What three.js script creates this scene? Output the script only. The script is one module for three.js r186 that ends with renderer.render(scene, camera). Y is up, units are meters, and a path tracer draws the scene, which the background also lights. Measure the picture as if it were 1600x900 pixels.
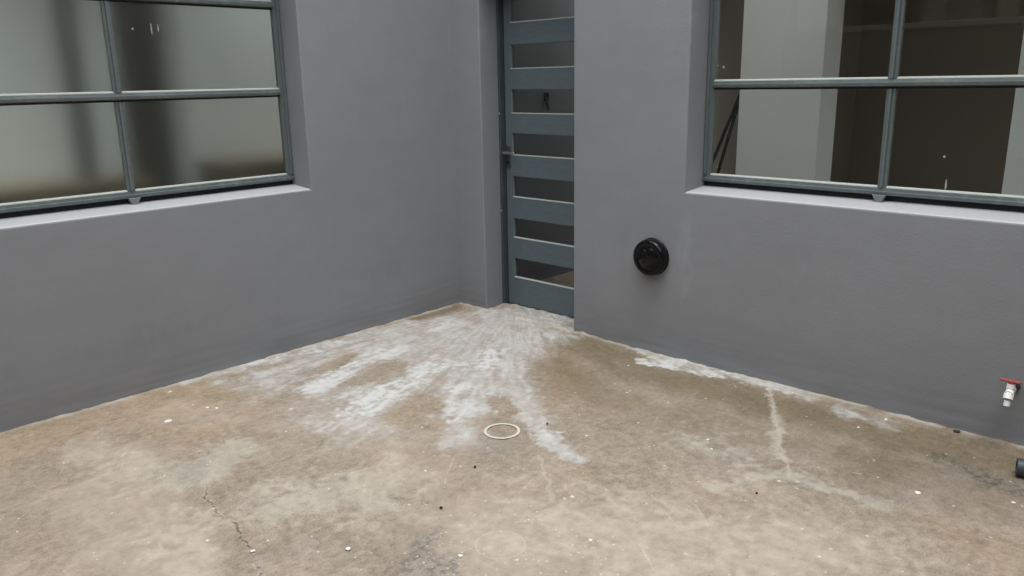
import * as THREE from 'three';
import { mergeGeometries } from 'three/addons/utils/BufferGeometryUtils.js';
import { RoundedBoxGeometry } from 'three/addons/geometries/RoundedBoxGeometry.js';

// ---------------------------------------------------------------- camera
const scene = new THREE.Scene();
const camera = new THREE.PerspectiveCamera(39.8, 1024 / 576, 0.05, 300);
camera.rotation.order = 'YXZ';
camera.rotation.set(-0.2561, 0.767, -0.0193);
camera.position.set(4.0988, 1.55, 3.7208);
scene.add(camera);

// ---------------------------------------------------------------- sky: an overcast dome, brighter overhead
{
  const W = 256, H = 128, d = new Float32Array(W * H * 4);
  for (let j = 0; j < H; j++) for (let i = 0; i < W; i++) {
    const el = ((j + 0.5) / H - 0.5) * Math.PI, s = Math.max(0, Math.sin(el));
    const az = (i / W) * Math.PI * 2;
    const cl = 1 + 0.05 * Math.sin(az * 2 + 1.3 + 3 * el) + 0.04 * Math.sin(az * 5 + 6 * el);
    const L = (0.78 + 0.36 * s) * cl, k = (j * W + i) * 4, lo = el < 0 ? 0.45 : 1;
    d[k] = L * 0.985 * lo; d[k + 1] = L * lo; d[k + 2] = L * 1.02 * lo; d[k + 3] = 1;
  }
  const t = new THREE.DataTexture(d, W, H, THREE.RGBAFormat, THREE.FloatType);
  t.mapping = THREE.EquirectangularReflectionMapping; t.magFilter = t.minFilter = THREE.LinearFilter;
  t.wrapS = THREE.RepeatWrapping; t.needsUpdate = true;
  scene.background = t; scene.environment = t;
}
const sun = new THREE.DirectionalLight(new THREE.Color(1, 0.965, 0.91), 0.8);
sun.position.set(4.2, 17, 4.0); sun.target.position.set(1.5, 0, 1.5);
sun.castShadow = true; sun.shadow.radius = 45; sun.shadow.mapSize.set(2048, 2048);
Object.assign(sun.shadow.camera, { left: -9, right: 9, top: 9, bottom: -9, near: 1, far: 45 });
scene.add(sun, sun.target);

const renderer = new THREE.WebGLRenderer({ antialias: true });
renderer.setSize(1024, 576);
renderer.toneMapping = THREE.LinearToneMapping;
renderer.toneMappingExposure = 2.3;
renderer.shadowMap.enabled = true;

// ---------------------------------------------------------------- helpers
function rng(seed) { let a = seed >>> 0; return () => { a = (a + 0x6d2b79f5) | 0; let t = Math.imul(a ^ (a >>> 15), 1 | a); t = (t + Math.imul(t ^ (t >>> 7), 61 | t)) ^ t; return ((t ^ (t >>> 14)) >>> 0) / 4294967296; }; }
const PERM = new Uint8Array(512), GX = new Float32Array(256), GY = new Float32Array(256);
{ const r = rng(77), p = [...Array(256).keys()]; for (let i = 255; i > 0; i--) { const j = Math.floor(r() * (i + 1)); [p[i], p[j]] = [p[j], p[i]]; }
  for (let i = 0; i < 512; i++) PERM[i] = p[i & 255];
  for (let i = 0; i < 256; i++) { const a = r() * Math.PI * 2; GX[i] = Math.cos(a); GY[i] = Math.sin(a); } }
function noise(x, y) {                                          // gradient noise, about -1..1
  const xi = Math.floor(x), yi = Math.floor(y), fx = x - xi, fy = y - yi, X = xi & 255, Y = yi & 255;
  const u = fx * fx * fx * (fx * (fx * 6 - 15) + 10), v = fy * fy * fy * (fy * (fy * 6 - 15) + 10);
  const a = PERM[PERM[X] + Y], b = PERM[PERM[X + 1] + Y], c = PERM[PERM[X] + Y + 1], e = PERM[PERM[X + 1] + Y + 1];
  const n0 = GX[a] * fx + GY[a] * fy, n1 = GX[b] * (fx - 1) + GY[b] * fy, n2 = GX[c] * fx + GY[c] * (fy - 1), n3 = GX[e] * (fx - 1) + GY[e] * (fy - 1);
  const p = n0 + (n1 - n0) * u, q = n2 + (n3 - n2) * u;
  return (p + (q - p) * v) * 1.5;
}
function fbm(x, y, o) { let s = 0, a = 0.5; for (let i = 0; i < o; i++) { s += a * noise(x, y); x = x * 2.03 + 17.1; y = y * 2.03 - 9.7; a *= 0.5; } return s; }
const clamp = (x, a = 0, b = 1) => x < a ? a : x > b ? b : x;
const sstep = (a, b, x) => { const t = clamp((x - a) / (b - a)); return t * t * (3 - 2 * t); };
const enc = (c) => { c = clamp(c); return Math.round(255 * (c <= 0.0031308 ? c * 12.92 : 1.055 * Math.pow(c, 1 / 2.4) - 0.055)); };
function dataTex(d, w, h, color) {
  const t = new THREE.DataTexture(d, w, h, THREE.RGBAFormat, THREE.UnsignedByteType);
  t.magFilter = THREE.LinearFilter; t.minFilter = THREE.LinearMipmapLinearFilter; t.generateMipmaps = true;
  t.wrapS = t.wrapT = THREE.MirroredRepeatWrapping; if (color) t.colorSpace = THREE.SRGBColorSpace; t.needsUpdate = true; return t;
}
const used = {};
function numbered(n) { const k = used[n] = (used[n] ?? -1) + 1; return k ? `${n}_${String(k).padStart(3, '0')}` : n; }
function mesh(name, geo, mat, parent) {
  const g = Array.isArray(geo) ? mergeGeometries(geo.map((q) => { const r = q.index ? q.toNonIndexed() : q.clone(); for (const a of Object.keys(r.attributes)) if (!['position', 'normal', 'uv'].includes(a)) r.deleteAttribute(a); return r; })) : geo;
  const m = new THREE.Mesh(g, mat); m.name = parent ? name : numbered(name); m.castShadow = m.receiveShadow = true; (parent ?? scene).add(m); return m;
}
function thing(name, label, category, pos = [0, 0, 0], turn = 0, group) {
  const o = new THREE.Group(); o.name = numbered(name); o.position.set(...pos); o.rotation.y = turn; scene.add(o);
  o.userData = { label, category }; if (group) o.userData.group = group; return o;
}
function tag(o, label, category, group) { o.userData = { ...o.userData, label, category }; if (group) o.userData.group = group; return o; }
function struct(o, label) { o.userData.kind = 'structure'; if (label) o.userData.label = label; return o; }
// a box given by its two corners, edges rounded by r
function box(x0, x1, y0, y1, z0, z1, r = 0) {
  const g = r ? new RoundedBoxGeometry(x1 - x0, y1 - y0, z1 - z0, 2, r) : new THREE.BoxGeometry(x1 - x0, y1 - y0, z1 - z0);
  return g.translate((x0 + x1) / 2, (y0 + y1) / 2, (z0 + z1) / 2);
}
function rod(a, b, r, seg = 12) {
  const A = new THREE.Vector3(...a), B = new THREE.Vector3(...b), d = B.clone().sub(A);
  const g = new THREE.CylinderGeometry(r, r, d.length(), seg);
  g.applyQuaternion(new THREE.Quaternion().setFromUnitVectors(new THREE.Vector3(0, 1, 0), d.normalize()));
  return g.translate((A.x + B.x) / 2, (A.y + B.y) / 2, (A.z + B.z) / 2);
}
// a profile of [height, outward] points swept along x from x0 to x1
function bar(profile, x0, x1, bevel = 0.0012) {
  const s = new THREE.Shape(profile.map(([v, w]) => new THREE.Vector2(w, v)));
  const g = new THREE.ExtrudeGeometry(s, { depth: x1 - x0 - 2 * bevel, bevelEnabled: true, bevelSize: bevel, bevelThickness: bevel, bevelOffset: -bevel, bevelSegments: 1 });
  g.rotateY(-Math.PI / 2);               // shape x -> +z, extrusion -> -x
  return g.translate(x1 - bevel, 0, 0);
}

// ---------------------------------------------------------------- materials
const std = (o) => new THREE.MeshStandardMaterial(o);
const lin = (r, g, b) => new THREE.Color().setRGB(r, g, b);
const FX = -0.3, FS = 4.8;                                      // the detailed floor sheet: metres from FX to FX + FS both ways

function capsules(list, N) {                                    // a soft mask of polylines: 1 on the line, 0 at its radius, negative outside
  const m = new Float32Array(N * N).fill(-1);
  for (const { p, r, k = 1 } of list) for (let s = 0; s < Math.max(1, p.length - 1); s++) {
    const [ax, az] = p[s], [bx, bz] = p[Math.min(s + 1, p.length - 1)], dx = bx - ax, dz = bz - az, L = dx * dx + dz * dz + 1e-9;
    const lo = (v, w) => Math.max(0, Math.floor((Math.min(v, w) - 2 * r - FX) / FS * N)), hi = (v, w) => Math.min(N - 1, Math.ceil((Math.max(v, w) + 2 * r - FX) / FS * N));
    for (let j = lo(az, bz); j <= hi(az, bz); j++) for (let i = lo(ax, bx); i <= hi(ax, bx); i++) {
      const x = FX + (i + 0.5) / N * FS, z = FX + (j + 0.5) / N * FS, t = clamp(((x - ax) * dx + (z - az) * dz) / L);
      const q = (1 - Math.hypot(x - ax - t * dx, z - az - t * dz) / r) * k; if (q > m[j * N + i]) m[j * N + i] = q;
    }
  }
  return (x, z) => {                                            // bilinear read
    const u = clamp((x - FX) / FS * N - 0.5, 0, N - 1.001), v = clamp((z - FX) / FS * N - 0.5, 0, N - 1.001), i = u | 0, j = v | 0, f = u - i, g = v - j, k = j * N + i;
    return (m[k] * (1 - f) + m[k + 1] * f) * (1 - g) + (m[k + N] * (1 - f) + m[k + N + 1] * f) * g;
  };
}
const CR1 = [[1.2, 2.5], [1.26, 2.54], [1.43, 2.57], [1.54, 2.56], [1.71, 2.6], [1.9, 2.65], [2.05, 2.75], [2.3, 2.86]];
const CR2 = [[0.95, 0.55], [1.26, 0.81], [1.58, 1.05], [1.91, 1.34], [2.13, 1.51], [2.34, 1.69]];
const CR3 = [[2.38, 0.03], [2.58, 0.39], [2.8, 0.76], [2.9, 0.9]];
function floorTextures() {
  const N = 2048, M = 480, c = new Uint8Array(N * N * 4), h = new Uint8Array(N * N * 4);
  const wash = capsules([
    { p: [[0.65, -0.25], [0.62, 0.05], [0.72, 0.45]], r: 0.42 }, { p: [[0.3, 0.45], [0.34, 0.85]], r: 0.26 }, { p: [[0.45, 0.6], [0.5, 0.95]], r: 0.26 }, { p: [[0.75, 0.5], [0.85, 0.9]], r: 0.24 },
    { p: [[0.12, 0.55], [0.1, 1.0], [0.06, 1.5]], r: 0.09, k: 0.8 }, { p: [[0.06, 1.4], [0.02, 2.05]], r: 0.05, k: 0.6 },
    { p: [[0.45, 0.9], [0.5, 1.25], [0.59, 1.6]], r: 0.12, k: 0.9 }, { p: [[0.27, 0.8], [0.2, 1.3], [0.24, 1.72]], r: 0.11, k: 0.55 },
    { p: [[0.85, 0.9], [0.93, 1.25], [1.03, 1.66]], r: 0.12, k: 0.9 }, { p: [[0.95, 1.3], [1.15, 1.6], [1.2, 1.72]], r: 0.2, k: 0.4 }, { p: [[0.55, 1.0], [0.75, 1.5]], r: 0.22, k: 0.3 }, { p: [[0.2, 1.2], [0.35, 1.7]], r: 0.2, k: 0.3 },
    { p: [[0.95, 0.8], [1.2, 1.05], [1.36, 1.28]], r: 0.2, k: 0.9 }, { p: [[1.4, 1.3], [1.55, 1.46], [1.66, 1.58]], r: 0.08, k: 0.7 },
    { p: [[0.9, 0.4], [1.2, 0.72], [1.51, 1.0]], r: 0.11, k: 0.7 }, { p: [[1.5, 1.0], [1.75, 1.15]], r: 0.1, k: 0.8 }, { p: [[1.7, 1.13], [1.9, 1.25], [2.15, 1.35]], r: 0.05, k: 0.9 },
    { p: [[1.0, 0.0], [1.03, 0.21], [1.08, 0.5]], r: 0.13, k: 0.5 },
    { p: [[1.66, 0.14], [1.88, 0.09], [2.1, 0.07]], r: 0.055, k: 1.4 }, { p: [[1.5, 0.03], [1.9, 0.03], [2.3, 0.04]], r: 0.04, k: 0.7 }, { p: [[2.2, 0.04], [2.33, 0.05], [2.6, 0.02]], r: 0.05, k: 0.6 }, { p: [[2.8, 0.1], [3.0, 0.12]], r: 0.05, k: 0.3 },
  ], M);
  const tips = capsules([{ p: [[0.46, 0.95], [0.52, 1.3], [0.6, 1.64]], r: 0.13 }, { p: [[0.86, 0.95], [0.95, 1.3], [1.04, 1.68]], r: 0.13 }, { p: [[0.95, 0.62], [1.06, 0.76]], r: 0.13 }, { p: [[0.08, 1.1], [0.04, 1.7]], r: 0.06 }, { p: [[0.3, 0.4], [0.34, 0.6]], r: 0.1, k: 0.7 }, { p: [[1.2, 1.1], [1.35, 1.25], [1.5, 1.43]], r: 0.13, k: 0.45 }, { p: [[1.7, 1.12], [1.95, 1.27]], r: 0.07, k: 0.3 }, { p: [[1.66, 0.14], [1.88, 0.09], [2.15, 0.07]], r: 0.1, k: 1.3 }, { p: [[0.7, -0.15], [0.95, -0.1]], r: 0.1, k: 0.6 }], M);
  const hole = capsules([{ p: [[0.66, 1.12], [0.72, 1.4]], r: 0.10 }, { p: [[1.2, 1.38], [1.26, 1.56]], r: 0.12 }, { p: [[0.36, 1.25], [0.42, 1.5]], r: 0.06 }, { p: [[1.46, 1.1], [1.62, 1.22]], r: 0.045 }, { p: [[0.08, 0.1], [0.09, 0.42]], r: 0.11 }], M);
  const pale = capsules([{ p: [[1.55, 2.4], [1.7, 2.0], [1.8, 2.1]], r: 0.25, k: 0.8 }, { p: [[0.95, 2.28], [1.05, 2.45]], r: 0.2, k: 1.5 }, { p: [[2.72, 1.16], [2.79, 0.99], [2.93, 0.89], [3.08, 0.87], [3.25, 0.9]], r: 0.07, k: 0.85 }, { p: [[2.5, 0.85], [2.8, 0.95]], r: 0.2, k: 0.4 }, { p: [[1.35, 2.7], [1.7, 2.8], [2.0, 2.9]], r: 0.16, k: 0.7 }, { p: [[2.6, 1.7], [3.2, 1.4]], r: 0.5, k: 0.6 }, { p: [[0.6, 2.7], [0.9, 2.62]], r: 0.2, k: 0.7 }, { p: [[2.38, 0.05], [2.58, 0.39], [2.8, 0.76]], r: 0.035, k: 0.8 }], M);
  const olive = capsules([{ p: [[1.15, 0.1], [1.29, 0.15], [1.74, 0.27], [2.15, 0.28]], r: 0.3, k: 0.8 }, { p: [[1.35, 0.5], [1.8, 0.75], [2.3, 0.7]], r: 0.3, k: 0.4 }, { p: [[3.0, 0.55], [3.5, 0.5]], r: 0.3, k: 0.5 }, { p: [[2.2, 0.25], [2.5, 0.3], [2.79, 0.25], [3.07, 0.23], [3.32, 0.2], [3.7, 0.17]], r: 0.3, k: 1 }, { p: [[2.3, 0.55], [2.6, 0.6], [3.0, 0.5]], r: 0.25, k: 0.4 }, { p: [[0.06, 0.1], [0.06, 0.45]], r: 0.09, k: 0.9 }], M);
  const dark = capsules([{ p: [[3.28, 0.36], [3.47, 0.42], [3.7, 0.47]], r: 0.13, k: 0.9 }, { p: [[2.17, 2.19], [2.21, 2.31], [2.32, 2.2]], r: 0.16, k: 0.9 }, { p: [[3.3, 0.8], [3.6, 0.7]], r: 0.25, k: 0.35 }, { p: [[0.92, 2.42], [1.06, 2.48]], r: 0.1, k: 0.5 }], M);
  const warm = capsules([{ p: [[0.1, 3.2], [0.15, 2.6], [0.2, 2.1]], r: 0.4, k: 1 }, { p: [[0.5, 2.6], [0.8, 2.3]], r: 0.4, k: 0.5 }, { p: [[1.2, 0.3], [1.6, 0.6]], r: 0.4, k: 0.5 }], M);
  const sand = capsules([{ p: [[1.0, 2.8], [1.5, 2.82], [1.85, 2.95]], r: 0.27 }, { p: [[2.3, 2.0], [2.7, 1.7], [3.1, 1.4]], r: 0.5, k: 0.8 }, { p: [[1.5, 1.8], [1.9, 1.9]], r: 0.3, k: 0.4 }, { p: [[0.3, 2.2], [0.7, 2.1]], r: 0.2, k: 0.5 }, { p: [[0.5, 2.7], [0.75, 2.6]], r: 0.2, k: 0.8 }], M);
  const nearCr = capsules([{ p: CR1, r: 0.03 }, { p: CR2, r: 0.02 }, { p: CR3, r: 0.02 }], 960);
  for (let j = 0; j < N; j++) for (let i = 0; i < N; i++) {
    const x = FX + (i + 0.5) / N * FS, z = FX + (j + 0.5) / N * FS, k = (j * N + i) * 4;
    const big = fbm(x * 0.9, z * 0.9, 3), mid = fbm(x * 4 + 31, z * 4, 4), fine = fbm(x * 27, z * 27 + 5, 3), grit = noise(x * 160, z * 160), grit2 = noise(x * 330 + 9, z * 330);
    const wx = 0.09 * mid + 0.022 * fine, wz = 0.09 * fbm(x * 4 - 11, z * 4 + 50, 4) + 0.022 * noise(x * 30 + 8, z * 30);
    const X = x + wx, Z = z + wz;
    // sweeping strokes run away from the door
    const th = Math.atan2(z + 0.4, x - 0.2), rr = Math.hypot(x - 0.2, z + 0.4), streak = noise(th * 38 + mid * 1.2, rr * 3.2) * 0.6 + noise(th * 80 + mid * 2, rr * 7) * 0.4;
    let trowel = noise((x * 0.8 + z * 0.6) * 5 + mid, (x * 0.6 - z * 0.8) * 26 + 2 * mid);
    const tex = fbm(x * 44 + 1.6 * mid, z * 44 + 1.6 * fine, 3), swirl = noise(x * 9 + 2.2 * mid, z * 30 + 3 * mid + 60);
    const soft0 = fbm(x * 1.9 - 70, z * 1.9 + 33, 3);
    const mott = fbm(x * 11 + 90 + 2 * mid, z * 11 + 2 * big, 4), patch = sstep(-0.05, 0.3, fbm(x * 2.4 + 7, z * 2.4 - 19, 4));
    let f = 0.97 + 0.20 * big + 0.10 * mid + 0.17 * mott + 0.22 * fine + 0.30 * tex + 0.07 * swirl + 0.06 * trowel + 0.2 * grit + 0.18 * grit2 + 0.11 * patch - 0.05;
    const hue = fbm(x * 1.7 - 40, z * 1.7 + 3, 3);
    let r = 0.272 * f * (1 + 0.07 * hue), g = 0.224 * f, b = 0.172 * f * (1 - 0.12 * hue + 0.06 * patch);
    let ht = 0.5 + 0.16 * mid + 0.22 * fine + 0.1 * grit + 0.05 * trowel;
    const wm = sstep(0, 0.9, warm(X, Z)) * 0.8; r *= 1 + 0.06 * wm; g *= 1 - 0.02 * wm; b *= 1 - 0.16 * wm;
    const ol = sstep(0, 0.85, olive(X, Z) + 0.1 + 0.35 * mid) * (0.85 + 0.3 * fine); r *= 1 - 0.48 * ol; g *= 1 - 0.50 * ol; b *= 1 - 0.60 * ol;
    const pl = sstep(0.02, 0.8, pale(X, Z) + 0.45 * mid + 0.5 * mott + 0.3 * fine + 0.12 * grit) * 0.62; const pc = 1 + 0.2 * mott + 0.2 * fine + 0.1 * grit; r += (0.37 * pc - r) * pl; g += (0.345 * pc - g) * pl; b += (0.295 * pc - b) * pl;
    const sd = sstep(0, 0.6, sand(X, Z) + 0.3 * mid) * 0.55, sc = 1 + 0.3 * mott + 0.12 * fine; r += (0.365 * sc - r) * sd; g += (0.31 * sc - g) * sd; b += (0.24 * sc - b) * sd;
    const dk = sstep(0.0, 0.9, dark(X, Z) + 0.5 * mid) * (0.35 + 0.75 * sstep(-0.2, 0.4, fine + 0.5 * noise(x * 90, z * 90) + 0.5 * noise(x * 38, z * 38))); r *= 1 - 0.5 * dk; g *= 1 - 0.47 * dk; b *= 1 - 0.41 * dk;
    // pale scum lines left by drying water and by the float
    const rv = 1 - Math.abs(noise(x * 5.5 + 1.5 * mid, z * 5.5 + 40 + 1.5 * mott)) * 9, rv2 = 1 - Math.abs(noise(x * 13 + 2 * mid, z * 9 + 90)) * 7;
    const vn = clamp(Math.max(0, rv) * sstep(0.0, 0.4, soft0) * 0.06 + Math.max(0, rv2) * sstep(0.05, 0.35, -soft0 + 0.1) * 0.07); r += (0.42 - r) * vn; g += (0.39 - g) * vn; b += (0.335 - b) * vn;
    const hl = Math.max(0, hole(X, Z) + 0.1);
    const field = wash(X, Z) - 0.75 * hl, soft = fbm(th * 9 + 1.0 * mid, rr * 2.6 + 7, 4), blob = fbm(x * 7 + 3 * mid, z * 7 + 77, 4);
    // a thin grey film of cement, then brighter dabs where it was laid on thicker
    const lay = field + 0.22 * soft + 0.3 * blob + 0.42 * mid + 0.16 * streak + 0.12 * fine;
    const film = sstep(-0.3, 0.55, lay) * clamp(0.74 + 0.3 * blob + 0.3 * streak, 0, 0.92);
    const fc = 1 + 0.10 * streak + 0.2 * mott + 0.2 * fine + 0.1 * grit; r += (0.39 * fc - r) * film; g += (0.384 * fc - g) * film; b += (0.367 * fc - b) * film;
    const tp = sstep(-0.05, 0.6, tips(X, Z)), flake = 0.5 * soft + 0.45 * blob + 0.35 * mott + 0.4 * streak + 0.45 * fine + 0.1 * grit;
    let dab = (sstep(-0.18, 0.42, flake + 0.22 * tp - 0.06) * (0.2 + 0.58 * tp)) * sstep(-0.1, 0.35, lay);
    dab = clamp(dab, 0, 0.88); const dc = 1 + 0.16 * fine + 0.12 * grit;
    r += (0.50 * dc - r) * dab; g += (0.512 * dc - g) * dab; b += (0.512 * dc - b) * dab; ht += 0.1 * film + 0.15 * dab;
    // residue along the foot of the walls
    const e0 = z < 0 ? 1 : z / (0.018 + 0.014 * (1 + fbm(x * 9, 3, 2))), e1 = x / (0.02 + 0.014 * (1 + fbm(z * 9, 8, 2)));
    const ed = sstep(1.2, 0.3, Math.min(e0, e1)) * sstep(-0.25, 0.25, fbm(x * 6 + 4, z * 6, 2) + 0.1) * 0.55;
    r += (0.42 - r) * ed; g += (0.40 - g) * ed; b += (0.36 - b) * ed;
    // cracks and joints
    if (nearCr(x, z) > -0.5) {
      const jx = x + 0.012 * noise(x * 22, z * 22) + 0.004 * noise(x * 90, z * 90), jz = z + 0.012 * noise(x * 22 + 40, z * 22) + 0.004 * noise(x * 90, z * 90 + 7);
      const dd = (P) => { let m = 9; for (let s = 0; s < P.length - 1; s++) { const [ax, az] = P[s], dx = P[s + 1][0] - ax, dz = P[s + 1][1] - az, t = clamp(((jx - ax) * dx + (jz - az) * dz) / (dx * dx + dz * dz)); m = Math.min(m, Math.hypot(jx - ax - t * dx, jz - az - t * dz)); } return m; };
      const d1 = dd(CR1), k1 = sstep(0.0055, 0.0012, d1) * sstep(-0.6, -0.1, noise(x * 9, z * 9)); r *= 1 - 0.6 * k1; g *= 1 - 0.6 * k1; b *= 1 - 0.6 * k1; ht -= 0.45 * k1;
      const k1b = sstep(0.016, 0.006, d1) * sstep(0.0, 0.6, noise(x * 70, z * 70 + 3)) * 0.4; r += (0.5 - r) * k1b; g += (0.48 - g) * k1b; b += (0.43 - b) * k1b;
      const k2 = sstep(0.012, 0.003, dd(CR2)) * 0.45 * sstep(-0.4, 0.3, noise(x * 7, z * 7)); r += (0.4 - r) * k2; g += (0.375 - g) * k2; b += (0.32 - b) * k2;
      const k3 = sstep(0.013, 0.004, dd(CR3)) * 0.4; r += (0.42 - r) * k3; g += (0.39 - g) * k3; b += (0.34 - b) * k3;
    }
    // pinholes
    const ph = sstep(0.62, 0.8, noise(x * 85 + 70, z * 85)); r *= 1 - 0.3 * ph; g *= 1 - 0.3 * ph; b *= 1 - 0.3 * ph; ht -= 0.25 * ph;
    c[k] = enc(r); c[k + 1] = enc(g); c[k + 2] = enc(b); c[k + 3] = 255;
    h[k] = h[k + 1] = h[k + 2] = Math.round(255 * clamp(ht)); h[k + 3] = 255;
  }
  // droplets of white paint, and a faint round lid
  const R = rng(5);
  const blot = (x, z, rad, col, a, ring) => {
    const n = 2 + rad * 1.6 / FS * N | 0, ci = (x - FX) / FS * N, cj = (z - FX) / FS * N, s = R() * 50;
    for (let j = Math.max(0, cj - n | 0); j <= Math.min(N - 1, cj + n); j++) for (let i = Math.max(0, ci - n | 0); i <= Math.min(N - 1, ci + n); i++) {
      const dx = (i - ci) / N * FS, dz = (j - cj) / N * FS, an = Math.atan2(dz, dx), d = Math.hypot(dx, dz) / (rad * (1 + 0.35 * noise(Math.cos(an) * 1.4 + s, Math.sin(an) * 1.4)));
      const q = a * (ring ? sstep(0.06, 0.0, Math.abs(Math.hypot(dx, dz) / rad - 1)) : sstep(1.15, 0.75, d)); if (q <= 0) continue;
      const k = (j * N + i) * 4; for (let m = 0; m < 3; m++) c[k + m] += (col[m] - c[k + m]) * q;
    }
  };
  const stroke = (x, z, a, len, w, col, al) => { const m = Math.ceil(len / 0.004), cu = (R() - 0.5) * 3; for (let q = 0; q < m; q++) { const t = q / m, aa = a + cu * t * len; x += Math.cos(aa) * 0.004; z += Math.sin(aa) * 0.004; if (R() < 0.75) blot(x, z, w * (0.4 + Math.sin(t * Math.PI)), col, al * (0.3 + 0.7 * R())); } };
  for (let n = 0; n < 170; n++) { const x = R() * 4.2, z = R() * 3.4, li = R() < 0.7; stroke(x, z, 0.5 + 1.6 * noise(x * 0.8, z * 0.8) + 0.5 * R(), 0.04 + 0.22 * R() * R(), 0.0016 + 0.0025 * R(), li ? [206, 196, 176] : [120, 106, 90], 0.1 + 0.22 * R()); }
  for (let n = 0; n < 520; n++) { const x = R() * 4.3, z = R() * 3.6; blot(x, z, 0.0018 + 0.008 * R() * R() * R() + 0.0012, [214, 208, 196], 0.35 + 0.6 * R()); }
  for (let n = 0; n < 120; n++) blot(2.45 + 0.2 * (R() - 0.5) * 3, 2.05 + (R() - 0.5) * 0.6, 0.002 + 0.002 * R(), [216, 210, 198], 0.6);
  for (let n = 0; n < 90; n++) blot(R() * 4.2, R() * 3.4, 0.0015 + 0.002 * R(), [70, 58, 46], 0.5);
  blot(2.37, 2.01, 0.085, [200, 188, 168], 0.35, true); blot(2.37, 2.01, 0.08, [196, 184, 164], 0.16);
  const rep = (t) => { t.repeat.set(1 / FS, 1 / FS); t.offset.set(-FX / FS, -FX / FS); return t; };
  return [rep(dataTex(c, N, N, true)), rep(dataTex(h, N, N))];
}
const [floorMap, floorBump] = floorTextures();
const concrete = std({ map: floorMap, bumpMap: floorBump, bumpScale: 0.0035, roughness: 0.86 });

// painted plaster: one bump sheet, and a colour sheet for each wall with its own scuffs and some painted shade
function plasterBump() {
  const N = 1024, S = 2.4, d = new Uint8Array(N * N * 4);
  for (let j = 0; j < N; j++) for (let i = 0; i < N; i++) {
    const x = i / N * S, y = j / N * S, k = (j * N + i) * 4;
    const v = 0.5 + 0.40 * fbm(x * 1.8, y * 2.4, 2) + 0.07 * fbm(x * 7 + 3, y * 9, 2) + 0.03 * noise(x * 90, y * 90) + 0.03 * noise(x * 200, y * 200) ;
    d[k] = d[k + 1] = d[k + 2] = Math.round(255 * clamp(v)); d[k + 3] = 255;
  }
  const t = dataTex(d, N, N); t.repeat.set(1 / S, 1 / S); return t;
}
const wallBump = plasterBump();
function wallMap(seed, marks) {
  const W = 1024, H = 512, SX = 7.2, SY = 3.6, d = new Uint8Array(W * H * 4);
  for (let j = 0; j < H; j++) for (let i = 0; i < W; i++) {
    const x = i / W * SX, y = j / H * SY, k = (j * W + i) * 4;
    let f = 1 + 0.05 * fbm(x * 1.1 + seed, y * 1.5, 3) + 0.05 * fbm(x * 6 + seed, y * 9, 3) + 0.012 * noise(x * 3 + seed, y * 26);
    // splash dirt at the foot in uneven horizontal smears, deepened with painted shade
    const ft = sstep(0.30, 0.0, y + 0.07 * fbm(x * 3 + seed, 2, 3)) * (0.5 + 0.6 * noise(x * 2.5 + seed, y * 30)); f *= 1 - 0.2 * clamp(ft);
    for (const [mx, my, rx, ry, a] of marks) { const q = Math.hypot((x - mx + 0.03 * noise(x * 9, y * 9)) / rx, (y - my + 0.03 * noise(x * 9 + 20, y * 9)) / ry); if (q < 1) f *= 1 + a * (1 - q * q) * (0.6 + 0.7 * noise(x * 22, y * 10)); }
    d[k] = enc(0.212 * f); d[k + 1] = enc(0.220 * f); d[k + 2] = enc(0.235 * f); d[k + 3] = 255;
  }
  const t = dataTex(d, W, H, true); t.repeat.set(1 / SX, 1 / SY); return t;
}
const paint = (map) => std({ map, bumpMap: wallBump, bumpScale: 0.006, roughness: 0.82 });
const paintRight = paint(wallMap(3, [[1.83, 0.6, 0.06, 0.3, 0.2], [1.62, 0.57, 0.2, 0.2, 0.10], [1.3, 0.5, 0.12, 0.4, 0.05], [1.62, 0.36, 0.1, 0.12, -0.06], [2.6, 0.5, 0.3, 0.2, 0.04]]));  // scuffs round the vent, and its soft shadow painted in below
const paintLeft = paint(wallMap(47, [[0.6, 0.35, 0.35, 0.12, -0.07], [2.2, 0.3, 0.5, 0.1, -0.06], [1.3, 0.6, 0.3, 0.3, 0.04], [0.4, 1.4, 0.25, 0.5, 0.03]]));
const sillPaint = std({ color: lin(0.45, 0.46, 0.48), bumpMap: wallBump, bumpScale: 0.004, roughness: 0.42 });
function steelTex(r, g, b, seed, dirt = 0.05) {
  const N = 256, d = new Uint8Array(N * N * 4);
  for (let j = 0; j < N; j++) for (let i = 0; i < N; i++) {
    const x = i / N, y = j / N, k = (j * N + i) * 4, f = 1 + 0.16 * fbm(x * 5 + seed, y * 5, 4) + dirt * noise(x * 70, y * 30 + seed), dust = dirt * sstep(0.05, 0.5, fbm(x * 9, y * 9 + seed, 3));
    d[k] = enc(r * f + dust); d[k + 1] = enc(g * f + dust); d[k + 2] = enc(b * f + dust); d[k + 3] = 255;
  }
  const t = dataTex(d, N, N, true); t.repeat.set(1.6, 1.6); return t;
}
const steel = std({ map: steelTex(0.105, 0.128, 0.127, 4), roughness: 0.34 });
const steelPale = std({ map: steelTex(0.15, 0.175, 0.175, 9), roughness: 0.32 });
const doorSteel = std({ map: steelTex(0.090, 0.119, 0.134, 21, 0.014), roughness: 0.45 });
const gapShade = std({ color: lin(0.008, 0.010, 0.010), roughness: 0.8 });  // near-black colour standing in for shade in narrow gaps
const dustHighlight = std({ color: lin(0.40, 0.43, 0.41), roughness: 0.5 });  // dust-pale, lightened to paint in the highlight along the ledges
const frameSteel = std({ map: steelTex(0.04, 0.056, 0.058, 55), roughness: 0.5 });
const darkSteel = std({ color: lin(0.03, 0.04, 0.043), roughness: 0.5 });
const chrome = std({ color: lin(0.55, 0.54, 0.5), metalness: 1, roughness: 0.35 });
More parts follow.
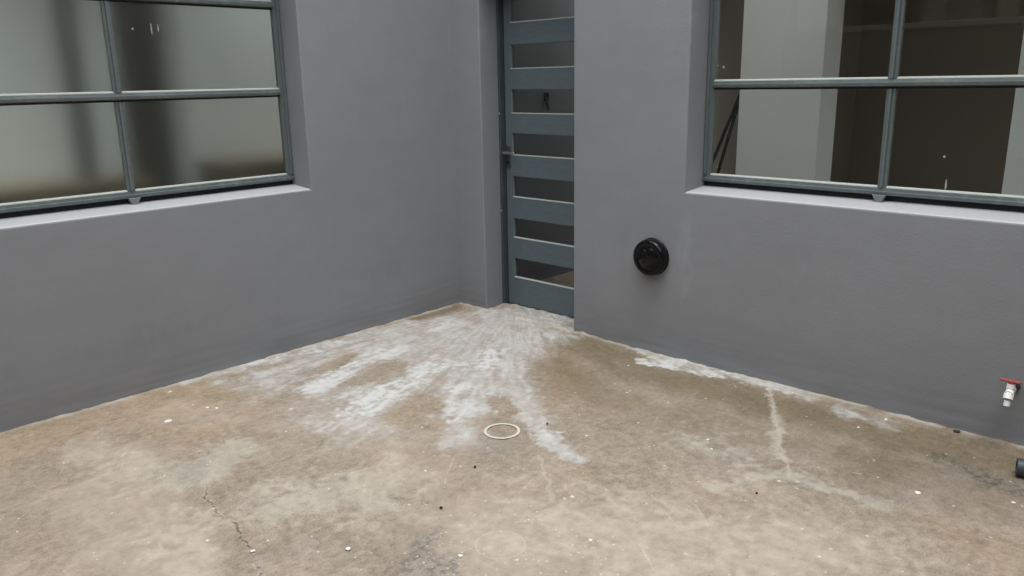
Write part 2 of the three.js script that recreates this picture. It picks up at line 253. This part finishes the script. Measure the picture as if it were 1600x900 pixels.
const clear = new THREE.MeshPhysicalMaterial({ color: lin(0.93, 0.95, 0.93), transmission: 1, thickness: 0, roughness: 0.0, ior: 1.5 });
const frosted = new THREE.MeshPhysicalMaterial({ color: lin(0.92, 0.96, 0.93), transmission: 1, thickness: 0.004, roughness: 0.3, ior: 1.3, specularIntensity: 1 });
const blackPlastic = new THREE.MeshPhysicalMaterial({ color: lin(0.004, 0.004, 0.0045), roughness: 0.16, specularIntensity: 0.5 });
const whitePlastic = std({ color: lin(0.8, 0.8, 0.78), roughness: 0.35 });
const redPlastic = std({ color: lin(0.27, 0.055, 0.055), roughness: 0.55 });
const greyPipe = std({ color: lin(0.035, 0.045, 0.055), roughness: 0.5 });
const chipPaint = std({ color: lin(0.66, 0.64, 0.6), roughness: 0.7 });
const fleckPaint = std({ color: lin(0.3, 0.3, 0.28), roughness: 0.8 });
const blackBit = std({ color: lin(0.03, 0.024, 0.02), roughness: 0.9 });
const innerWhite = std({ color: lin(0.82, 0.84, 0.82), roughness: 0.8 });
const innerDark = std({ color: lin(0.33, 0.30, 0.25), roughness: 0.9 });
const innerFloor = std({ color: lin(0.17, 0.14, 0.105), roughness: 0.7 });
const brownWood = std({ map: steelTex(0.21, 0.155, 0.095, 33), roughness: 0.7 });
const roofTile = std({ color: lin(0.07, 0.05, 0.042), roughness: 0.8 });
const houseFar = std({ color: lin(0.12, 0.1, 0.085), roughness: 0.9 });
const earth = std({ color: lin(0.16, 0.125, 0.09), roughness: 1 });

const floorY = (x, z) => 0.006 * fbm(x * 1.3, z * 1.3, 2) + 0.0022 * fbm(x * 8, z * 8, 3);
// ---------------------------------------------------------------- ground and courtyard floor
struct(mesh('ground', new THREE.PlaneGeometry(240, 240).rotateX(-Math.PI / 2).translate(0, -0.2, 0), earth), 'bare earth around the house');
{
  const line = [];                                               // grid lines: fine where seen, coarse beyond
  for (let x = -0.26; x < 4.4; x += 0.0125) line.push(x); for (let x = 4.4; x <= 8.05; x += 0.2) line.push(x);
  const n = line.length, pos = new Float32Array(n * n * 3), uv = new Float32Array(n * n * 2), idx = [];
  for (let j = 0; j < n; j++) for (let i = 0; i < n; i++) {
    const x = line[i], z = line[j], k = j * n + i;
    const dw = Math.min(Math.abs(x), z < 0 ? 9 : z), inDoor = z < 0.05 && x > 0.2 && x < 1.1;
    let y = floorY(x, z);
    if (!inDoor) y += 0.013 * Math.exp(-dw / 0.014) * (0.5 + fbm(x * 11 + 5, z * 11, 3));
    const th = sstep(0.25, -0.05, z) * sstep(0.1, 0.3, x) * sstep(1.3, 1.0, x); y += th * (0.008 + 0.02 * fbm(x * 12, z * 20 + 60, 3));
    const s = sstep(0.03, -0.005, z - (2.55 + 0.2 * (x - 1.4))) * sstep(1.15, 1.4, x) * sstep(2.4, 2.0, x); y -= 0.004 * s;
    pos.set([x, y, z], k * 3); uv.set([x, z], k * 2);
    if (i && j) { const a = k - n - 1, b = k - n, c = k - 1; idx.push(a, c, b, b, c, k); }
  }
  const g = new THREE.BufferGeometry(); g.setAttribute('position', new THREE.BufferAttribute(pos, 3)); g.setAttribute('uv', new THREE.BufferAttribute(uv, 2)); g.setIndex(idx); g.computeVertexNormals();
  struct(mesh('courtyard_floor', g, concrete), 'stained tan concrete courtyard floor with white cement smears and cracks');
  struct(mesh('floor_slab', box(-0.26, 8.05, -0.2, -0.03, -0.26, 7.3), earth), 'concrete slab under the courtyard');
}

// ---------------------------------------------------------------- the two house walls
const SILL = 0.945, HEAD = 2.46, WW = 1.9, TOP = 3.6, TH = 0.25, REC = 0.18;
const ZL = 1.157, XR = 1.816, D0 = 0.262, D1 = 1.046;
function wallShape(x0, x1, holes) {
  const s = new THREE.Shape([[x0, -0.12], [x1, -0.12], [x1, TOP], [x0, TOP]].map((p) => new THREE.Vector2(...p)));
  for (const [a, b, c, d] of holes) s.holes.push(new THREE.Path([[a, c], [a, d], [b, d], [b, c]].map((p) => new THREE.Vector2(...p))));
  return s;
}
function wallGeo(s) { const B = 0.007; return new THREE.ExtrudeGeometry(s, { depth: TH - 2 * B, bevelEnabled: true, bevelSize: B, bevelThickness: B, bevelOffset: -B, bevelSegments: 3 }).translate(0, 0, -TH + B); }
function sillGeo(x0, x1) {                                       // sloped plaster sill, inside the opening
  const s = new THREE.Shape([[-0.008, SILL - 0.001], [-0.012, SILL + 0.003], [-TH + 0.02, SILL + 0.021], [-TH + 0.02, SILL - 0.001]].map((p) => new THREE.Vector2(...p)));
  const g = new THREE.ExtrudeGeometry(s, { depth: x1 - x0, bevelEnabled: false }); g.rotateY(-Math.PI / 2); return g.translate(x1, 0, 0);
}
{
  const w = thing('house_wall', 'smooth grey plastered wall right of the steel door, with a window and a black vent', 'wall');
  // x < 0 is buried in the left wall; the opening for the door reaches the floor
  const s = new THREE.Shape([[-0.1, -0.12], [D0, -0.12], [D0, 2.12], [D1, 2.12], [D1, -0.12], [7.95, -0.12], [7.95, TOP], [-0.1, TOP]].map((p) => new THREE.Vector2(...p)));
  s.holes.push(new THREE.Path([[XR, SILL], [XR, HEAD], [XR + WW, HEAD], [XR + WW, SILL]].map((p) => new THREE.Vector2(...p))));
  s.holes.push(new THREE.Path([[4.5, SILL], [4.5, HEAD], [4.5 + WW, HEAD], [4.5 + WW, SILL]].map((p) => new THREE.Vector2(...p))));  // unseen second window opening, added to let light inside
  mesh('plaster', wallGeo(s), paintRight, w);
  mesh('window_sill', sillGeo(XR + 0.001, XR + WW - 0.001), sillPaint, w); mesh('window_sill', sillGeo(4.501, 4.499 + WW), sillPaint, w);
}
{
  const w = thing('house_wall', 'smooth grey plastered wall on the left side of the corner, under the frosted window', 'wall', [0, 0, 0], Math.PI / 2);   // local x runs towards -z
  mesh('plaster', wallGeo(wallShape(-7.2, 4.2, [[-(ZL + WW), -ZL, SILL, HEAD], [-6.3, -4.6, SILL, HEAD]])), paintLeft, w);  // the farther opening is added out of view to light the left rooms
  mesh('window_sill', sillGeo(-(ZL + WW) + 0.001, -ZL - 0.001), sillPaint, w);
}

// ---------------------------------------------------------------- steel windows
function steelWindow(label, glass, pos, turn, flecks, thickPane) {
  const t = thing('steel_window', label, 'window', pos, turn, undefined), H = HEAD - SILL - 0.045;   // local: x right, y up from the frame's foot, z outwards
  const edge = [[0, -0.03], [0, 0.004], [0.004, 0.014], [0.018, 0.018], [0.021, 0.004], [0.033, 0.002], [0.035, -0.002], [0.035, -0.03]];
  mesh('bottom_rail', bar(edge, 0.0, WW), steel, t);
  mesh('top_rail', bar(edge.map(([v, w]) => [H - v, w]).reverse(), 0.0, WW), steel, t);
  const tr = [[-0.013, -0.022], [-0.013, 0.002], [-0.009, 0.016], [0.005, 0.020], [0.008, 0.004], [0.019, 0.002], [0.021, -0.003], [0.021, -0.022]];
  for (const y of [1.5 - FOOT, 1.982 - FOOT]) {
    const b = mesh('transom', bar(tr.map(([v, w]) => [v + y, w]), 0.040, WW - 0.040), steel, t);
    mesh('shade_strip', box(0.043, WW - 0.043, y - 0.0225, y - 0.0135, -0.021, -0.003), gapShade, b);  // dark strip painting the shadow line under the transom
  }
  const stile = (x, s) => mesh('stile', [box(Math.min(x, x + s * 0.042), Math.max(x, x + s * 0.042), 0.0355, H - 0.0355, -0.03, -0.001, 0.002), box(Math.min(x + s * 0.004, x + s * 0.02), Math.max(x + s * 0.004, x + s * 0.02), 0.0355, H - 0.0355, -0.004, 0.011, 0.002)], steel, t);
  stile(0.0, 1); stile(WW, -1);
  const rows = [[0.0355, 1.5 - FOOT - 0.023], [1.5 - FOOT + 0.0215, 1.982 - FOOT - 0.023], [1.982 - FOOT + 0.0215, H - 0.036]], cols = [[0.042, 0.929], [0.969, WW - 0.042]];
  for (const [a, b] of rows) mesh('mullion', [box(0.929, 0.969, a, b, -0.026, -0.002, 0.002), box(0.943, 0.955, a, b, -0.006, 0.010, 0.002)], steel, t);
  const panes = [];
  for (const [y0, y1] of rows) for (const [x0, x1] of cols) {
    const g = thickPane ? box(x0 - 0.006, x1 + 0.006, y0 - 0.004, y1 + 0.004, -0.016, -0.012) : new THREE.PlaneGeometry(x1 - x0 + 0.012, y1 - y0 + 0.008).translate((x0 + x1) / 2, (y0 + y1) / 2, -0.014);
    panes.push(mesh('pane', g, glass, t));
    // putty beads round the pane
    mesh('glazing_bead', [bar([[y0 - 0.001, -0.011], [y0 - 0.001, 0.0015], [y0 + 0.0025, 0.001], [y0 + 0.009, -0.0105]], x0, x1, 0.0005)], dustHighlight, t);
  }
  // the stub on which the mullion drains, below the bottom rail
  const st = new THREE.Shape([[-0.028, 0.006], [0.028, 0.006], [0.012, -0.024], [-0.012, -0.024]].map((p) => new THREE.Vector2(...p)));
  mesh('drip_stub', new THREE.ExtrudeGeometry(st, { depth: 0.026, bevelEnabled: true, bevelSize: 0.002, bevelThickness: 0.002, bevelSegments: 1 }).translate(0.949, -0.004, 0.002), steelPale, t);
  mesh('base_strip', box(0, WW, -0.027, 0.004, -0.028, -0.014), gapShade, t);  // bar below the frame, blackened as the shadow gap over the sill
  const R = rng(label.length);
  for (const [x, y, rx, ry] of flecks) {                        // dried paint drops on the glass
    const s = new THREE.Shape(); for (let k = 0; k < 9; k++) { const a = k / 9 * Math.PI * 2, q = 0.7 + 0.5 * R(); s[k ? 'lineTo' : 'moveTo'](Math.cos(a) * rx * q, Math.sin(a) * ry * q); }
    const row = rows.findIndex(([a, b]) => y > a && y < b), col = x < 0.95 ? 0 : 1;
    mesh('paint_fleck', new THREE.ExtrudeGeometry(s, { depth: 0.001, bevelEnabled: false }).translate(x, y, -0.0115), fleckPaint, panes[Math.max(0, row) * 2 + col]);
  }
  return t;
}
const FOOT = 0.990;
steelWindow('grey steel window with clear glass in the right wall, white interior pier seen through it', clear, [XR, FOOT, -REC - 0.004], 0, [[3.036 - XR, 1.06 - FOOT, 0.004, 0.022], [3.017 - XR, 1.182 - FOOT, 0.006, 0.006], [1.904 - XR, 1.593 - FOOT, 0.006, 0.008], [1.87 - XR, 1.6 - FOOT, 0.004, 0.004], [1.895 - XR, 1.07 - FOOT, 0.003, 0.010], [3.3 - XR, 1.2 - FOOT, 0.004, 0.004]], false);
steelWindow('grey steel window with clear glass farther along the right wall, past the tap', clear, [4.5, FOOT, -REC - 0.004], 0, [], false);  // out-of-view window added to let light into the rooms
steelWindow('grey steel window with frosted glass in the left wall', frosted, [-REC - 0.004, FOOT, ZL + WW], Math.PI / 2, [[ZL + WW - 1.895, 1.836 - FOOT, 0.004, 0.032], [ZL + WW - 1.86, 1.84 - FOOT, 0.003, 0.02], [ZL + WW - 1.989, 1.834 - FOOT, 0.006, 0.006]], true);

// ---------------------------------------------------------------- steel door
{
  const t = thing('steel_door', 'blue grey steel door with horizontal glazed slots, recessed in the corner', 'door', [D0, 0.012, -0.2]);
  const L = 0.026, Rr = D1 - D0 - 0.026, zf = 0.0, zb = -0.04;
  mesh('door_frame', [box(0.001, 0.020, 0, 2.104, -0.048, 0.04, 0.002)], frameSteel, t);
  mesh('door_frame', [box(D1 - D0 - 0.020, D1 - D0 - 0.001, 0, 2.104, -0.048, 0.04, 0.002)], frameSteel, t);
  mesh('door_frame', [box(0.021, D1 - D0 - 0.021, 2.085, 2.104, -0.048, 0.04, 0.002)], frameSteel, t);
  mesh('rebate', [box(0.0205, 0.034, 0, 2.08, -0.047, -0.042), box(D1 - D0 - 0.034, D1 - D0 - 0.0205, 0, 2.08, -0.047, -0.042)], gapShade, t);  // black strips paint the shaded gap between frame and leaf
  mesh('stile', box(L, L + 0.05, 0.002, 2.075, zb, zf, 0.003), doorSteel, t);
  mesh('stile', box(Rr - 0.05, Rr, 0.002, 2.075, zb, zf, 0.003), doorSteel, t);
  const y = [[0.002, 0.197], [0.334, 0.48], [0.615, 0.762], [0.903, 1.046], [1.19, 1.322], [1.474, 1.608], [1.758, 1.896], [2.03, 2.075]];
  for (const [a, b] of y) mesh('rail', box(L + 0.0505, Rr - 0.0505, a, b, zb + 0.001, zf - 0.001, 0.003), doorSteel, t);
  for (let k = 0; k < 7; k++) {
    mesh('pane', new THREE.PlaneGeometry(Rr - L - 0.104, y[k + 1][0] - y[k][1] + 0.006).translate((L + Rr) / 2, (y[k + 1][0] + y[k][1]) / 2, -0.022), clear, t);
    mesh('glazing_bead', box(L + 0.051, L + 0.057, y[k][1] + 0.001, y[k + 1][0] - 0.001, -0.02, -0.006), steelPale, t);
    mesh('glazing_bead', box(L + 0.0575, Rr - 0.051, y[k][1] - 0.0025, y[k][1] + 0.0035, -0.02, 0.0005), dustHighlight, t);
  }
  const hd = mesh('handle', [rod([L + 0.024, 1.062, 0.004], [L + 0.024, 1.062, 0.046], 0.008), new RoundedBoxGeometry(0.105, 0.016, 0.013, 3, 0.005).translate(L + 0.066, 1.061, 0.046)], chrome, t);
  mesh('back_plate', box(L + 0.006, L + 0.042, 0.955, 1.105, 0.0005, 0.006, 0.002), darkSteel, hd);
  mesh('keyhole', rod([L + 0.024, 0.995, 0.004], [L + 0.024, 0.995, 0.011], 0.009), blackPlastic, hd);
  for (const q of [0.665, 1.32]) mesh('bolt', new THREE.SphereGeometry(0.006, 10, 8).scale(1, 1, 0.5).translate(0.0105, q, 0.0405), chrome, t);
}

// ---------------------------------------------------------------- black wall vent
{
  const t = thing('wall_vent', 'round black plastic vent cap on the right wall below the window', 'vent', [1.626, 0.568, 0]);
  const lathe = (p) => new THREE.LatheGeometry(p.map(([r, y]) => new THREE.Vector2(r, y)), 56).rotateX(Math.PI / 2);
  mesh('flange', lathe([[0.0, 0.001], [0.106, 0.001], [0.1075, 0.004], [0.1065, 0.010], [0.098, 0.012]]), blackPlastic, t);
  mesh('cap', lathe([[0.100, 0.010], [0.1045, 0.014], [0.1035, 0.038], [0.100, 0.052], [0.090, 0.058], [0.078, 0.0585], [0.074, 0.053], [0.062, 0.053], [0.059, 0.060], [0.036, 0.066], [0.0, 0.067]]), blackPlastic, t);
  mesh('grip', new RoundedBoxGeometry(0.06, 0.03, 0.018, 4, 0.009).rotateZ(-0.6).translate(-0.004, 0.022, 0.058), blackPlastic, t);
}

// ---------------------------------------------------------------- tap
{
  const t = thing('garden_tap', 'white plastic tap with a red lever low on the right wall', 'tap', [3.446, 0.262, 0]);
  mesh('shadowed_flange', rod([0, 0, 0.001], [0, 0, 0.010], 0.022, 20), darkSteel, t);  // dark colour paints in the black shadow of the tap
  mesh('stem', [rod([0, 0, 0.008], [0, 0, 0.05], 0.011, 14)], darkSteel, t);
  mesh('body', [rod([0, -0.002, 0.045], [0, -0.010, 0.10], 0.0165, 16), rod([0, -0.004, 0.072], [0, 0.030, 0.072], 0.0155, 14), rod([0, -0.008, 0.086], [0, -0.030, 0.098], 0.019, 16), rod([0, 0.012, 0.072], [0, 0.018, 0.072], 0.017, 8)], whitePlastic, t);
  mesh('spout', [rod([0, -0.036, 0.099], [0, -0.058, 0.103], 0.012, 14), rod([0, -0.046, 0.1], [0, -0.052, 0.101], 0.013, 14)], whitePlastic, t);
  mesh('lever', [rod([0, 0.028, 0.072], [0, 0.040, 0.072], 0.013, 14), new RoundedBoxGeometry(0.078, 0.011, 0.018, 3, 0.005).translate(-0.004, 0.041, 0.072)], redPlastic, t);
}

// ---------------------------------------------------------------- small things on the floor
tag(mesh('plastic_ring', new THREE.TorusGeometry(0.077, 0.008, 8, 56).scale(1, 1, 0.11).rotateX(Math.PI / 2).translate(1.732, floorY(1.732, 1.349) - 0.0001, 1.349), std({ color: lin(0.50, 0.475, 0.42), roughness: 0.9 })), 'thin off white ring lying on the concrete at the end of the white smears', 'ring');
{
  const t = thing('pipe_end', 'dark grey plastic pipe end lying on the floor at the right edge of the photo', 'pipe', [3.545, 0.036, 0.3], 0.25);
  const tube = (r0, r1, x0, x1) => new THREE.LatheGeometry([[r0, x0], [r1 - 0.002, x0], [r1, x0 + 0.003], [r1, x1 - 0.003], [r1 - 0.002, x1], [r0, x1], [r0, x0]].map(([a, b]) => new THREE.Vector2(a, b)), 28).rotateZ(-Math.PI / 2);
  mesh('socket', tube(0.026, 0.036, 0, 0.06), greyPipe, t); mesh('tube', tube(0.025, 0.030, 0.055, 0.45), greyPipe, t);
}
{
  const R = rng(12);
  const chip = (x, z, rad, h) => {
    const s = new THREE.Shape(), a0 = R() * 6, el = 0.55 + 0.45 * R(); for (let k = 0; k < 8; k++) { const a = k / 8 * Math.PI * 2, q = rad * (0.65 + 0.6 * R()); const px = Math.cos(a) * q, py = Math.sin(a) * q * el; s[k ? 'lineTo' : 'moveTo'](px * Math.cos(a0) - py * Math.sin(a0), px * Math.sin(a0) + py * Math.cos(a0)); }
    return new THREE.ExtrudeGeometry(s, { depth: h, bevelEnabled: true, bevelSize: 0.0008, bevelThickness: 0.0008, bevelSegments: 1 }).rotateX(-Math.PI / 2).translate(x, floorY(x, z) + 0.0003, z);
  };
  const where = [[0.09, 2.16, 0.014, 'by the foot of the left wall'], [0.46, 2.33, 0.02, 'on the concrete in front of the left wall'], [3.31, 0.7, 0.017, 'at the right, the biggest one near the tap'], [2.98, 0.09, 0.013, 'by the foot of the right wall'], [0.78, 1.86, 0.011, 'beyond the tip of the white smears'], [2.32, 2.15, 0.011, 'beside the dark stain near the bottom edge'], [2.0, 2.38, 0.012, 'between the crack and the dark stain'], [1.77, 2.61, 0.010, 'in the crack'], [0.45, 2.13, 0.012, 'facing the left wall, left of a pair'], [0.49, 2.1, 0.012, 'facing the left wall, right of a pair'], [2.48, 0.82, 0.009, 'near the pale joint, left of it'], [2.54, 0.89, 0.007, 'near the pale joint, below a larger chip'], [2.92, 0.26, 0.008, 'on the olive stain along the right wall']];
  for (const [x, z, r, l] of where) tag(mesh('paint_chip', chip(x, z, r * 0.8, 0.002), chipPaint), `white paint chip on the floor ${l}`, 'paint chip', 'white paint chips on the concrete floor');
  const bits = [[1.9, 1.68, 0.005, 'below the white ring'], [2.04, 1.99, 0.0045, 'left of the faint round mark'], [2.86, 1.11, 0.0045, 'under the pale arc at right'], [1.84, 1.16, 0.004, 'on the white smear right of the ring'], [3.26, 0.02, 0.016, 'standing in for a black gap at the foot of the right wall']];  // the last bit stands in for a black gap under the wall
  for (const [x, z, r, l] of bits) tag(mesh('dark_crumb', chip(x, z, r, 0.006), blackBit), `small dark crumb on the concrete ${l}`, 'crumb', 'dark crumbs on the concrete floor');
}

// ---------------------------------------------------------------- rooms behind the windows and the door
{
  const r = thing('interior_wall', 'white interior wall pier seen through the clear right window', 'wall');
  mesh('pier', box(1.41, 1.967, 0, 2.85, -1.555, -1.3, 0.004), innerWhite, r);
  const q = thing('interior_wall', 'white interior wall at the right edge of the clear window', 'wall');
  mesh('pier', box(3.02, 7.9, 0, 2.85, -1.555, -1.3, 0.004), innerWhite, q);
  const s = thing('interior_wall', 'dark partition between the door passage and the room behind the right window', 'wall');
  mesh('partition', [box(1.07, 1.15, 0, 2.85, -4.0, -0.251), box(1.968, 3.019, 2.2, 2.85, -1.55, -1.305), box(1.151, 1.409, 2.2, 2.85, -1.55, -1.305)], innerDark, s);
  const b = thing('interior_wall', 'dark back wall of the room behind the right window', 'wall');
  mesh('partition', [box(-0.2, 4.0, 0, 2.85, -4.2, -4.01), box(4.001, 7.2, 0, 0.8, -4.2, -4.01), box(7.201, 8.0, 0, 2.85, -4.2, -4.01), box(7.91, 8.0, 0, 2.85, -4.0, -0.26)], innerDark, b);  // gap in this unseen wall added to let skylight in
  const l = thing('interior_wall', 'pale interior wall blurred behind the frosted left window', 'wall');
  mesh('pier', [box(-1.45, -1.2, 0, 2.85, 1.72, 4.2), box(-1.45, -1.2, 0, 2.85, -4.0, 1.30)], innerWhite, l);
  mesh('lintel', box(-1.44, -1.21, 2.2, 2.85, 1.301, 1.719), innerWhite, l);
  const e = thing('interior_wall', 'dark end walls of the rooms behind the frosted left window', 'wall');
  mesh('partition', [box(-3.2, -3.0, 0, 2.85, -4.2, 3.4), box(-3.2, -3.0, 0, 0.8, 3.401, 5.6), box(-3.2, -3.0, 0, 2.85, 5.601, 7.2), box(-2.99, -0.26, 0, 2.85, 7.11, 7.2), box(-2.99, -0.26, 0, 2.85, -4.2, -4.01)], innerDark, e);  // unseen end wall, with an opening added to brighten the rooms
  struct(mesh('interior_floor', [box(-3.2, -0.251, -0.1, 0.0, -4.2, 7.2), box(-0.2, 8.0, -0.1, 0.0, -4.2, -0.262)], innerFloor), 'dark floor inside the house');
  const roof = thing('flat_roof', 'flat roof slab over the rooms of the house', 'roof');
  // a slab with unseen rooflights added to brighten the passages
  const slab = (x0, x1, z0, z1, holes) => {
    const q = new THREE.Shape([[x0, -z0], [x1, -z0], [x1, -z1], [x0, -z1]].map((p) => new THREE.Vector2(...p)));
    for (const [a, b, c, d] of holes) q.holes.push(new THREE.Path([[a, -c], [a, -d], [b, -d], [b, -c]].map((p) => new THREE.Vector2(...p))));
    return new THREE.ExtrudeGeometry(q, { depth: 0.14, bevelEnabled: false }).rotateX(-Math.PI / 2).translate(0, 2.86, 0);
  };
  const LA = [[-1.15, -0.35, -1.2, 1.1], [-1.1, -0.4, 2.5, 3.4]], LB = [[1.2, 2.1, -1.27, -0.3], [0.1, 0.9, -3.7, -1.0]];
  mesh('roof_slab', slab(-3.2, -0.252, -4.2, 7.2, LA), innerWhite, roof); mesh('roof_slab', slab(-0.25, 8.0, -4.2, -0.252, LB), innerWhite, roof);
  for (const [a, b, c, d] of [...LA, ...LB]) mesh('added_rooflight', new THREE.PlaneGeometry(b - a + 0.1, d - c + 0.1).rotateX(-Math.PI / 2).translate((a + b) / 2, 3.006, (c + d) / 2), clear, roof);  // panes of the roof openings added as extra room light
  const post = tag(mesh('door_jamb', box(-1.198, -1.12, 0, 2.2, 1.93, 2.03), std({ color: lin(0.12, 0.13, 0.12), roughness: 0.7 })), 'dark upright strip blurred behind the left pane of the frosted window', 'post');
  const cab = (z0, z1, h, label) => { const c = thing('low_cabinet', label, 'cabinet', [-1.19, 0, (z0 + z1) / 2]); const w = (z1 - z0) / 2; mesh('carcass', box(0, 0.4, 0.08, h - 0.03, -w, w, 0.004), brownWood, c); mesh('top', box(-0.005, 0.42, h - 0.029, h, -w - 0.005, w + 0.005, 0.004), brownWood, c); for (const s of [-1, 1]) mesh('cabinet_door', box(0.401, 0.418, 0.1, h - 0.05, s < 0 ? -w + 0.01 : 0.004, s < 0 ? -0.004 : w - 0.01, 0.003), brownWood, c); };
  cab(0.15, 1.28, 1.06, 'brown low cabinet blurred behind the right panes of the frosted window');
  cab(1.74, 3.2, 1.02, 'brown low cabinet blurred behind the left panes of the frosted window');
  const rods = [[[1.24, 0.0, -0.92], [1.4, 1.54, -1.4], 'farther from'], [[1.25, 0.0, -0.53], [1.39, 1.49, -1.4], 'nearer to']];
  for (const [a, c, l] of rods) { const g = thing('metal_rod', `thin black rod leaning inside the clear window, the one ${l} the glass`, 'rod', a, 0, 'rods leaning inside the right window'); const d = c.map((v, i) => v - a[i]); mesh('shaft', rod([0, 0.01, 0], d, 0.011), blackPlastic, g); mesh('end_cap', rod([0, 0, 0], d.map((v) => v * 0.015), 0.015), blackPlastic, g); }
  const hk = thing('wall_hook', 'small black hook on the wall seen through the third slot of the steel door', 'hook', [0.001, 1.42, -0.94], Math.PI / 2);
  mesh('plate', new RoundedBoxGeometry(0.05, 0.06, 0.012, 2, 0.004).translate(0, 0, 0.007), blackPlastic, hk);
  mesh('hook_arm', rod([0, -0.02, 0.01], [-0.03, -0.09, 0.05], 0.011), blackPlastic, hk);
}

// ---------------------------------------------------------------- behind the camera: boundary wall and the neighbouring house, height and distance shaped to shade the lower walls
{
  const w = thing('boundary_wall', 'plastered boundary wall closing the courtyard behind the viewer', 'wall');
  const m = std({ color: lin(0.17, 0.16, 0.14), roughness: 0.9 });
  mesh('masonry', [box(0.01, 5.2, -0.1, 1.95, 4.45, 4.65), box(5.0, 5.2, -0.1, 3.0, 0.02, 4.44)], m, w);
  const cp = std({ color: lin(0.42, 0.4, 0.36), roughness: 0.9 });
  mesh('coping', [box(0.01, 5.23, 1.95, 2.01, 4.42, 4.68, 0.01), box(4.97, 5.23, 3.0, 3.06, 0.02, 4.415, 0.01)], cp, w);
  const cp2 = std({ color: lin(0.36, 0.31, 0.25), roughness: 0.9 });
  const h = thing('neighbour_house', 'brown house with a low dark roof behind the boundary wall', 'house');
  mesh('wall', box(-4, 14, -0.1, 3.0, 7.2, 12), houseFar, h);
  mesh('white_pillar', box(1.0, 1.62, -0.1, 2.9, 5.6, 5.9), innerWhite, h);
  mesh('white_wall', box(0.02, 0.44, 1.2, 3.4, 4.72, 4.85), innerWhite, h);
  mesh('post', box(1.35, 1.5, -0.1, 2.88, 4.76, 4.88), cp2, h); mesh('post', box(1.95, 2.12, -0.1, 2.88, 4.76, 4.88), cp2, h); mesh('fascia', box(0.5, 14, 2.66, 2.89, 4.72, 4.75), cp2, h);
  mesh('beam', box(-4, 14, 2.7, 2.85, 5.1, 5.22), innerDark, h);
  const rf = new THREE.Shape([[4.7, 2.9], [4.7, 3.02], [8.6, 4.8], [12.6, 3.1], [12.6, 2.98]].map((p) => new THREE.Vector2(...p)));
  mesh('roof', new THREE.ExtrudeGeometry(rf, { depth: 18, bevelEnabled: false }).rotateY(-Math.PI / 2).translate(14, 0, 0), roofTile, h);
  for (const x of [2.6, 5, 8]) mesh('window', box(x, x + 1.2, 1.3, 2.4, 7.15, 7.195), darkSteel, h);
}

renderer.render(scene, camera);
